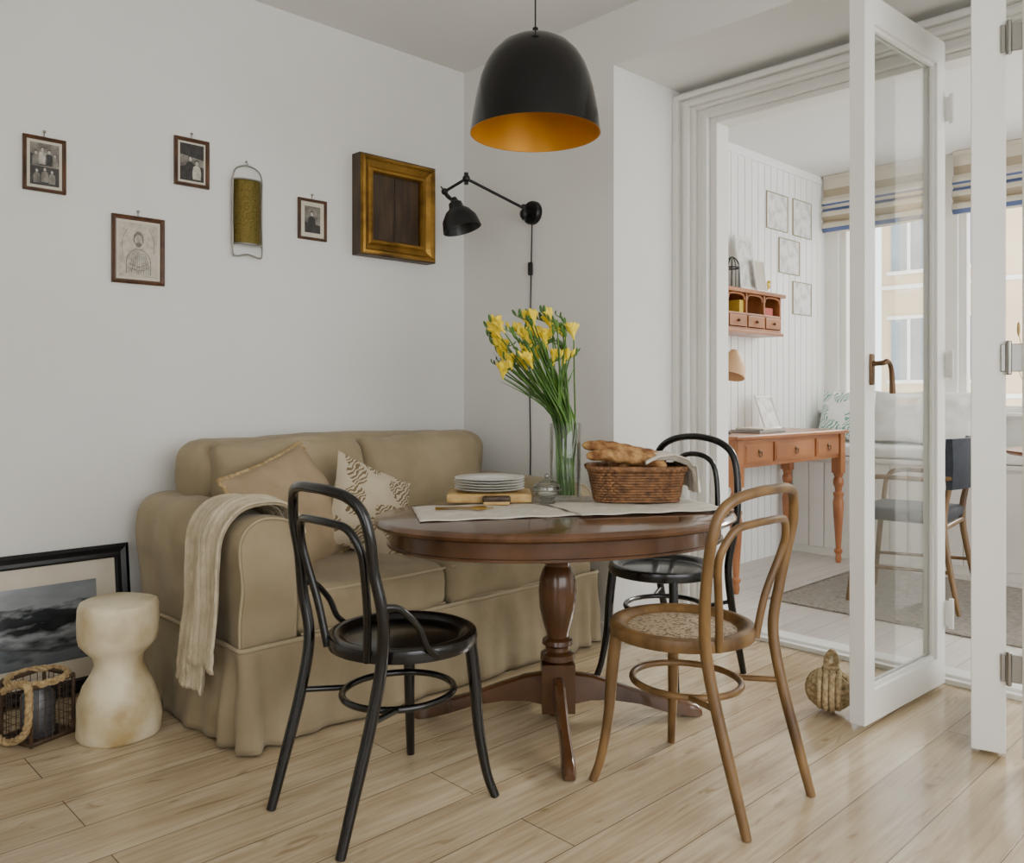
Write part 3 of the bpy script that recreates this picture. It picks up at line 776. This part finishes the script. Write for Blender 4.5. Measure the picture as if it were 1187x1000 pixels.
frame('gilded_frame',onleft(-.51,2.15),.48,.51,.085,.088,M_goldleaf,M_darkwood,0,False,prof=gp)
o=bpy.data.objects['gilded_frame']
b=MB(); b.box((-.243,-.258,0),(-.240,.258,.072)); b.box((.240,-.258,0),(.243,.258,.072)); b.box((-.240,.255,0),(.240,.258,.072)); b.box((-.240,-.258,0),(.240,-.255,.072))
for xx,ww in ((-.08,.075),(.075,.08)): b.box((xx-ww,-.172,.035),(xx+ww-.003,.172,.040),0)
c=b.build('box_sides_and_boards',[M_darkwood],smooth=False); c.parent=o
def grater():
    b=MB(); Mg=onleft(-1.334,2.02,x=.012)
    def fn(u,v):
        a=math.pi*u; return V((-.066*math.cos(a),-.15+.295*v,.005+.045*math.sin(a)))
    b.grid(fn,20,30,0)
    for z in (-.15,.145):
        b.tube([(-.068*math.cos(math.pi*k/16),z,.005+.047*math.sin(math.pi*k/16)) for k in range(17)],.004,1,6)
    b.tube(spl([(-.072,-.19,.01),(-.072,-.1,.008),(-.072,.1,.008),(-.072,.15,.01),(-.055,.195,.012),(0,.215,.012),(.055,.195,.012),(.072,.15,.01),(.072,.1,.008),(.072,-.1,.008),(.072,-.19,.01),(.055,-.205,.012),(0,-.195,.014),(-.055,-.205,.012)],5,True),.004,1,6,True)
    b.tube([(0,.215,.012),(0,.24,.0),(0,.235,-.011)],.003,1,6)
    return b.build('hanging_metal_grater',[M_green,M_steel],solid=0,M=Mg,angle=60)
grater()
frame('framed_seascape',onleft(-2.30,.285,tilt=-8,x=.045),.86,.56,.055,.03,M_mblack,M_sea,.075,mm=M_mat)

# ------------------------------------------------------------------ stool, lantern, rope
b=MB(); Mq=T(.60,-2.105,0)
prof=[(0,0),(.128,0),(.137,.01),(.138,.06),(.132,.12),(.115,.175),(.092,.215),(.08,.245),(.084,.275),(.105,.30),(.125,.325),(.131,.35),(.131,.40),(.131,.44),(.126,.458),(.115,.463),(0,.458)]
b.lathe(prof,0,Mq,64)
b.v=[V((p.x+noise.noise(p*9)*.009,p.y+noise.noise(p*9+V((5,5,5)))*.009,p.z+(noise.noise(p*6)*.006 if p.z>.4 else 0))) for p in b.v]
b.build('hourglass_stool',[M_stone],angle=50)
b=MB(); Mq=T(.43,-2.315,0)@RZ(20)
def ropetube(pts,r,M,closed=False,tw=.55):
    P=[V(p) for p in pts]
    for s in range(3):
        out=[]
        nn=None
        for i,p in enumerate(P):
            t=(P[(i+1)%len(P)]-P[i-1]) if closed or 0<i<len(P)-1 else (P[min(i+1,len(P)-1)]-P[max(i-1,0)])
            t.normalize()
            if nn is None: nn=t.orthogonal().normalized()
            nn=(nn-t*nn.dot(t)).normalized(); n2=t.cross(nn); a=i*tw+s*2.094
            out.append(p+(nn*math.cos(a)+n2*math.sin(a))*r*.5)
        b.tube(out,r*.56,2,6,closed,M=M)
w=.078
for x in (-w,w):
    for y in (-w,w): b.tube([(x,y,0),(x,y,.20)],.007,0,6,M=Mq)
for z in (.008,.20):
    for a,c in (((-w,-w),(w,-w)),((w,-w),(w,w)),((w,w),(-w,w)),((-w,w),(-w,-w))): b.tube([(a[0],a[1],z),(c[0],c[1],z)],.008,0,6,M=Mq)
for i in range(1,6):
    q=-w+2*w*i/6
    for (a,c) in (((q,-w,.01),(q,-w,.20)),((q,w,.01),(q,w,.20)),((-w,q,.01),(-w,q,.20)),((w,q,.01),(w,q,.20))): b.tube([a,c],.0018,0,4,M=Mq)
for i in range(1,7):
    z=.01+.19*i/7
    b.tube([(-w,-w,z),(w,-w,z),(w,w,z),(-w,w,z)],.0018,0,4,True,M=Mq)
b.box((-w,-w,0),(w,w,.008),0,Mq)
b.lathe([(0,.008),(.05,.008),(.055,.02),(.055,.14),(.04,.16),(.04,.17),(0,.17)],1,Mq,24)
ropetube(spl([(-.085,-.06,.20),(-.10,-.09,.10),(-.08,-.10,.03),(0,-.105,.015),(.08,-.10,.06),(.085,-.09,.15),(.07,-.09,.215),(0,-.09,.20),(-.06,-.085,.17)],14,False),.013,Mq)
ropetube([(.092*math.cos(2*math.pi*k/70),.092*math.sin(2*math.pi*k/70),.205) for k in range(70)],.012,Mq,True)
b.build('rope_lantern',[M_lwood,M_dgrey,M_rope],angle=60)
# monkey-fist rope doorstop : three families of parallel rope turns
b=MB(); Mq=T(2.235,-.13,.086)@RZ(22)
Rs=.072
for ax in range(3):
    for off in (-.033,-.011,.011,.033):
        rr=math.sqrt(Rs**2-off**2)+(.004 if ax==0 else 0)
        pts=[]
        for j in range(64):
            a=2*math.pi*j/64
            ph=a+(0 if ax!=1 else math.pi/2)
            wv=1+.07*math.cos(2*ph)
            p=[0,0,0]; p[ax]=off; p[(ax+1)%3]=rr*wv*math.cos(a); p[(ax+2)%3]=rr*wv*math.sin(a); pts.append(p)
        b.tube(pts,.0112,0,8,True,M=Mq)
b.ell((0,0,0),(.062,.062,.062),0,Mq)
b.tube(spl([(2.225,-.13,.15),(2.218,-.12,.19),(2.235,-.115,.22),(2.255,-.12,.20),(2.25,-.125,.15)],12),.011,0)
b.tube([(2.237+.022*math.cos(k*.52),-.125+.022*math.sin(k*.52),.165) for k in range(12)],.010,0,8,True)
b.build('rope_knot_doorstop',[M_lrope],angle=60)

# ------------------------------------------------------------------ balcony furniture
def desk():
    b=MB(); x0,x1,y0,y1=.565,1.05,1.20,2.66
    b.rbox(((x0+x1)/2,(y0+y1)/2,.92),((x1-x0)/2,(y1-y0)/2,.014),.008,n=8)
    b.box((x0+.03,y0+.04,.74),(x1-.035,y1-.04,.907))
    prof=[(.001,0),(.016,0),(.022,.03),(.018,.06),(.028,.075),(.028,.09),(.018,.10),(.024,.2),(.033,.33),(.038,.42),(.03,.46),(.036,.475),(.036,.49),(.022,.50),(.026,.53),(.036,.55),(.036,.58),(.026,.60),(.034,.62),(.034,.64)]
    for x in (x0+.05,x1-.05):
        for y in (y0+.06,y1-.06):
            b.lathe(prof,0,T(x,y,0),20); b.box((x-.034,y-.034,.63),(x+.034,y+.034,.907))
    xf=x1-.035
    for a,c in ((y0+.11,y0+.44),(y0+.47,y1-.47),(y1-.44,y1-.11)):
        b.box((xf,a,.765),(xf+.012,c,.885),0); b.box((xf+.01,a+.015,.78),(xf+.016,c-.015,.87),0)
        m=(a+c)/2
        b.lathe([(0,0),(.014,0),(.014,.004),(.006,.008),(0,.01)],1,T(xf+.016,m,.835)@RY(90),16)
        b.tube([(xf+.024,m+.018*math.cos(2*math.pi*k/20),.818+.018*math.sin(2*math.pi*k/20)) for k in range(20)],.003,1,6,True)
    b.build('writing_desk',[M_orange,M_bronze],bevel=.002,angle=35)
desk()
b=MB()
sx0,sx1,sy0,sy1=.551,.75,1.35,2.26
b.box((sx0,sy0-.02,1.845),(sx1+.02,sy1+.03,1.87)); b.box((sx0,sy0,1.60),(sx1,sy1,1.62)); b.box((sx0,sy0,1.70),(sx1,sy1,1.715))
b.box((sx0,sy0,1.62),(sx1,sy0+.02,1.845)); b.box((sx0,sy1-.02,1.62),(sx1,sy1,1.845)); b.box((sx0,sy0,1.62),(sx0+.01,sy1,1.845)); b.box((sx0,sy0-.01,1.58),(sx1+.01,sy1+.015,1.60))
for i in range(1,4):
    y=sy0+(sy1-sy0)*i/4; b.box((sx0,y-.008,1.62),(sx1,y+.008,1.845))
for i in range(4):
    a=sy0+(sy1-sy0)*i/4+.014; c=sy0+(sy1-sy0)*(i+1)/4-.014
    b.box((sx1-.01,a,1.625),(sx1+.006,c,1.697)); b.ell((sx1+.015,(a+c)/2,1.66),(.010,.010,.010),1)
    b.tube(spl([(sx1-.01,a,1.80),(sx1-.01,a+.03,1.835),(sx1-.01,c-.03,1.835),(sx1-.01,c,1.80)],5),.008,0,6)
b.box((.60,1.75,1.716),(.73,1.80,1.80),2); b.box((.60,2.06,1.716),(.73,2.18,1.77),3)
b.build('wall_shelf',[M_orange,M_bronze,M_yell,M_red],smooth=False,bevel=.002)
frame('leaning_frame',onleft(1.96,2.065,tilt=-8,x=.645),.22,.37,.03,.015,M_white,M_pale,.0)
frame('leaning_frame',onleft(2.06,1.985,tilt=-8,x=.695),.14,.22,.012,.012,M_white,M_mat,.0)
b=MB(); Mq=T(.66,1.77,1.871)
for k in range(12):
    a=2*math.pi*k/12; b.tube(spl([(.05*math.cos(a),.05*math.sin(a),0),(.05*math.cos(a),.05*math.sin(a),.15),(.03*math.cos(a),.03*math.sin(a),.20),(0,0,.22)],4),.0025,0,5,M=Mq)
b.lathe([(0,0),(.055,0),(.055,.01),(0,.01)],0,Mq,24); b.lathe([(.053,.14),(.053,.15),(.05,.15),(.05,.14),(.053,.14)],0,Mq,24)
b.build('small_birdcage',[M_mblack])
b=MB(); Mq=T(.68,2.19,1.871)
b.lathe([(0,0),(.03,0),(.03,.006),(.008,.012),(.006,.04)],0,Mq,16); b.ell((0,0,.06),(.022,.035,.024),0,Mq); b.ell((0,.028,.088),(.014,.016,.014),0,Mq); b.tube([(0,.04,.088),(0,.06,.085)],[.005,.001],1,6,M=Mq); b.tube([(0,-.03,.06),(0,-.065,.07)],[.012,.004],0,6,M=Mq)
b.build('bird_figurine',[M_yell,M_darkwood])
for (y,z,w_,h_) in ((2.56,2.52,.31,.27),(2.94,2.52,.29,.28),(2.74,2.21,.31,.26),(2.94,1.91,.29,.25)):
    frame('pale_wall_print',onleft(y,z,x=.552),w_,h_,.006,.01,M_pipe,M_pale,.0)
b=MB(); Mq=T(.80,1.40,.935)
b.lathe([(0,0),(.07,0),(.07,.012),(.01,.02),(0,.02)],0,Mq,28); b.tube(spl([(0,0,.01),(0,-.04,.2),(0,-.02,.42),(0,.08,.48)],6),.006,0,6,M=Mq)
b.lathe([(.0,.10),(.02,.10),(.05,.06),(.08,.0),(.085,-.06),(.082,-.06),(.075,0),(.045,.055),(0,.09)],1,Mq@T(0,.14,.42)@RX(-20)@Matrix.Scale(1.1,4),32)
b.build('desk_lamp',[M_mblack,M_lampshade],angle=50)
frame('leaning_frame',onleft(2.16,1.055,tilt=-20,x=.70),.22,.24,.014,.012,M_white,M_pale,.0)
b=MB(); Mq=T(.86,1.75,.935)
b.box((-.11,-.16,0),(.11,.16,.014),0,Mq); b.box((-.105,-.155,.014),(.105,.155,.018),1,Mq); b.box((-.10,-.10,.018),(.10,.12,.03),2,Mq); b.build('laptop_and_papers',[M_steel,M_dgrey,M_mat],smooth=False,bevel=.002)
b=MB(); b.box((.56,2.78,0),(4.2,3.31,.70))
x=.58
while x<4.1: b.box((x,2.768,.06),(x+.11,2.78,.68)); x+=.118
b.box((.56,2.76,.70),(4.2,3.31,.73)); b.build('window_bench',[M_white],smooth=False,bevel=.003)
b=MB(); b.rbox((2.3,3.03,.775),(1.7,.25,.043),.03,n=12); b.build('bench_cushion',[M_cushw],angle=60)
pillow('bench_pillow',.2,.07,T(.82,3.10,1.02)@RX(68),[M_fern2,M_linen])
pillow('bench_pillow',.2,.07,T(1.22,3.10,1.02)@RX(68),[M_cushw,M_linen])
pillow('bench_pillow',.2,.07,T(1.62,3.10,1.02)@RX(68),[M_cushw,M_linen])
def blind(x0,x1):
    b=MB()
    def fn(u,v):
        z=2.88-v*.43; y=3.25
        f=0
        if v>.35: f=.035*abs(math.sin((v-.35)/.65*math.pi*3))
        return V((x0+(x1-x0)*u,y-f-.01*v,z-.015*math.sin(u*math.pi)*v))
    b.grid(fn,20,60); b.box((x0,3.24,2.87),(x1,3.30,2.895)); b.build('roman_blind',[M_stripe],solid=.004,angle=80)
blind(.58,1.40); blind(1.54,2.9)
b=MB(); b.rbox((2.15,1.93,.006),(.93,.66,.006),.005,n=12)
for i in range(60):
    y=1.28+i*1.30/59
    b.tube([(1.225,y,.006),(1.18,y+.004,.002)],.003,0,4)
b.build('grey_rug',[M_rug])
def wchair(M):
    b=MB()
    b.rbox((0,0,.50),(.24,.23,.035),.025,n=8,bulge=(0,0,.01),mi=1,M=M)
    for sx in (-1,1):
        b.tube([(sx*.22,.22,.47),(sx*.26,.27,0)],[.018,.012],0,10,M=M)
        b.tube(spl([(sx*.26,-.30,0),(sx*.23,-.22,.45),(sx*.235,-.26,.72)],6),[.012,.019,.014],0,10,M=M)
        b.tube(spl([(sx*.25,.22,.47),(sx*.27,.20,.66),(sx*.28,.12,.71),(sx*.27,-.1,.71),(sx*.24,-.26,.72)],6),.014,0,10,M=M)
        b.tube([(sx*.245,.25,.20),(sx*.25,-.26,.22)],.010,0,8,M=M)
    b.tube([(-.22,.22,.45),(.22,.22,.45)],.015,0,8,M=M); b.tube([(-.22,-.22,.45),(.22,-.22,.45)],.015,0,8,M=M)
    rings=[]
    for i in range(13):
        t=i/12; x=-.25+.5*t; c=-.30+.05*(2*t-1)**2
        rings.append([V((x,c-.016,.66)),V((x,c-.022,.80)),V((x,c-.016,.93)),V((x,c+.016,.93)),V((x,c+.022,.80)),V((x,c+.014,.66))])
    b.loft(rings,1,True,M)
    b.build('upholstered_armchair',[M_oldoak,M_navy],angle=50)
wchair(T(1.78,1.84,.0125)@RZ(97))
b=MB(); Mq=T(2.62,2.02,.0125)
b.lathe([(0,.85),(.38,.85),(.40,.865),(.40,.873),(.385,.877),(0,.877)],0,Mq,48)
for k in range(3):
    a=k*2.094+.4; b.tube([(.12*math.cos(a),.12*math.sin(a),.85),(.32*math.cos(a),.32*math.sin(a),.0)],[.02,.013],0,8,M=Mq)
b.build('round_side_table',[M_orange],angle=50)
b=MB(); Mq=T(2.40,1.95,.89)
b.lathe([(0,0),(.045,0),(.06,.06),(.05,.14),(.025,.19),(.03,.22),(.026,.22),(.02,.19),(.045,.13),(0,.01)],1,Mq,28)
R=random.Random(5)
for i in range(26):
    a=R.uniform(0,6.28); s_=R.uniform(.03,.14); h_=R.uniform(.4,.66)
    b.tube(spl([(0,0,.05),(s_*.3*math.cos(a),s_*.3*math.sin(a),h_*.5),(s_*math.cos(a),s_*math.sin(a),h_)],5),[.0025,.002],0,4,M=Mq)
    b.ell((s_*math.cos(a),s_*math.sin(a),h_+.03),(.009,.009,.04),0,Mq,6,5)
b.build('dried_grass_vase',[M_dry,M_porc])
b=MB(); b.lathe([(0,0),(.04,0),(.09,.04),(.10,.06),(.096,.06),(.085,.043),(0,.01)],0,T(2.78,1.88,.89),32)
for k in range(5): b.ell((2.78+.04*math.cos(k*1.26),1.88+.04*math.sin(k*1.26),.89+.06),(.03,.03,.03),1)
b.build('fruit_bowl',[M_porc,M_yell])

b=MB(); b.box((-3.4,14,-6),(12,18,5.6))
for i in range(12):
    for j in range(5):
        x=-3.2+i*1.25; z=-5+j*2.15
        b.box((x,13.97,z),(x+.7,14.02,z+1.2),1); b.box((x-.07,13.93,z-.07),(x+.77,13.99,z),2); b.box((x+.32,13.94,z),(x+.38,13.99,z+1.2),2); b.box((x-.07,13.94,z+1.2),(x+.77,13.99,z+1.27),2)
for j in range(5): b.box((-3.4,13.96,-5.35+j*2.15),(12,14,-5.27+j*2.15),2)
b.build('neighbouring_building',[M_facade,M_facadeglass,M_white],smooth=False)

# ------------------------------------------------------------------ light
w=bpy.data.worlds.new('World'); scene.world=w; w.use_nodes=True
bg=w.node_tree.nodes['Background']; bg.inputs[0].default_value=(.97,.98,1.0,1); bg.inputs[1].default_value=4.5
def area(name,loc,target,sx,sy,power,col=(1,1,1)):
    l=bpy.data.lights.new(name,'AREA'); l.shape='RECTANGLE'; l.size=sx; l.size_y=sy; l.energy=power; l.color=col
    o=bpy.data.objects.new(name,l); COL.objects.link(o); o.location=loc
    o.rotation_euler=(V(target)-V(loc)).to_track_quat('-Z','Y').to_euler(); return o
area('window_daylight',(5.35,-1.9,1.75),(0,-1.0,1.1),2.8,2.0,24,(1,.96,.90))
s=bpy.data.lights.new('sun','SUN'); s.energy=5; s.angle=math.radians(16); s.color=(1,.95,.87)
so=bpy.data.objects.new('sun',s); COL.objects.link(so); so.rotation_euler=V((-.10,-.8,-.40)).to_track_quat('-Z','Y').to_euler()

# ------------------------------------------------------------------ camera
cam=bpy.data.cameras.new('camera'); co=bpy.data.objects.new('camera',cam); COL.objects.link(co)
co.location=(3.68,-3.17,1.185); co.rotation_euler=(math.radians(90),0,math.radians(46))
cam.sensor_width=36; cam.lens=981/1187*36; cam.shift_y=-44/1187; cam.clip_start=.05
scene.camera=co
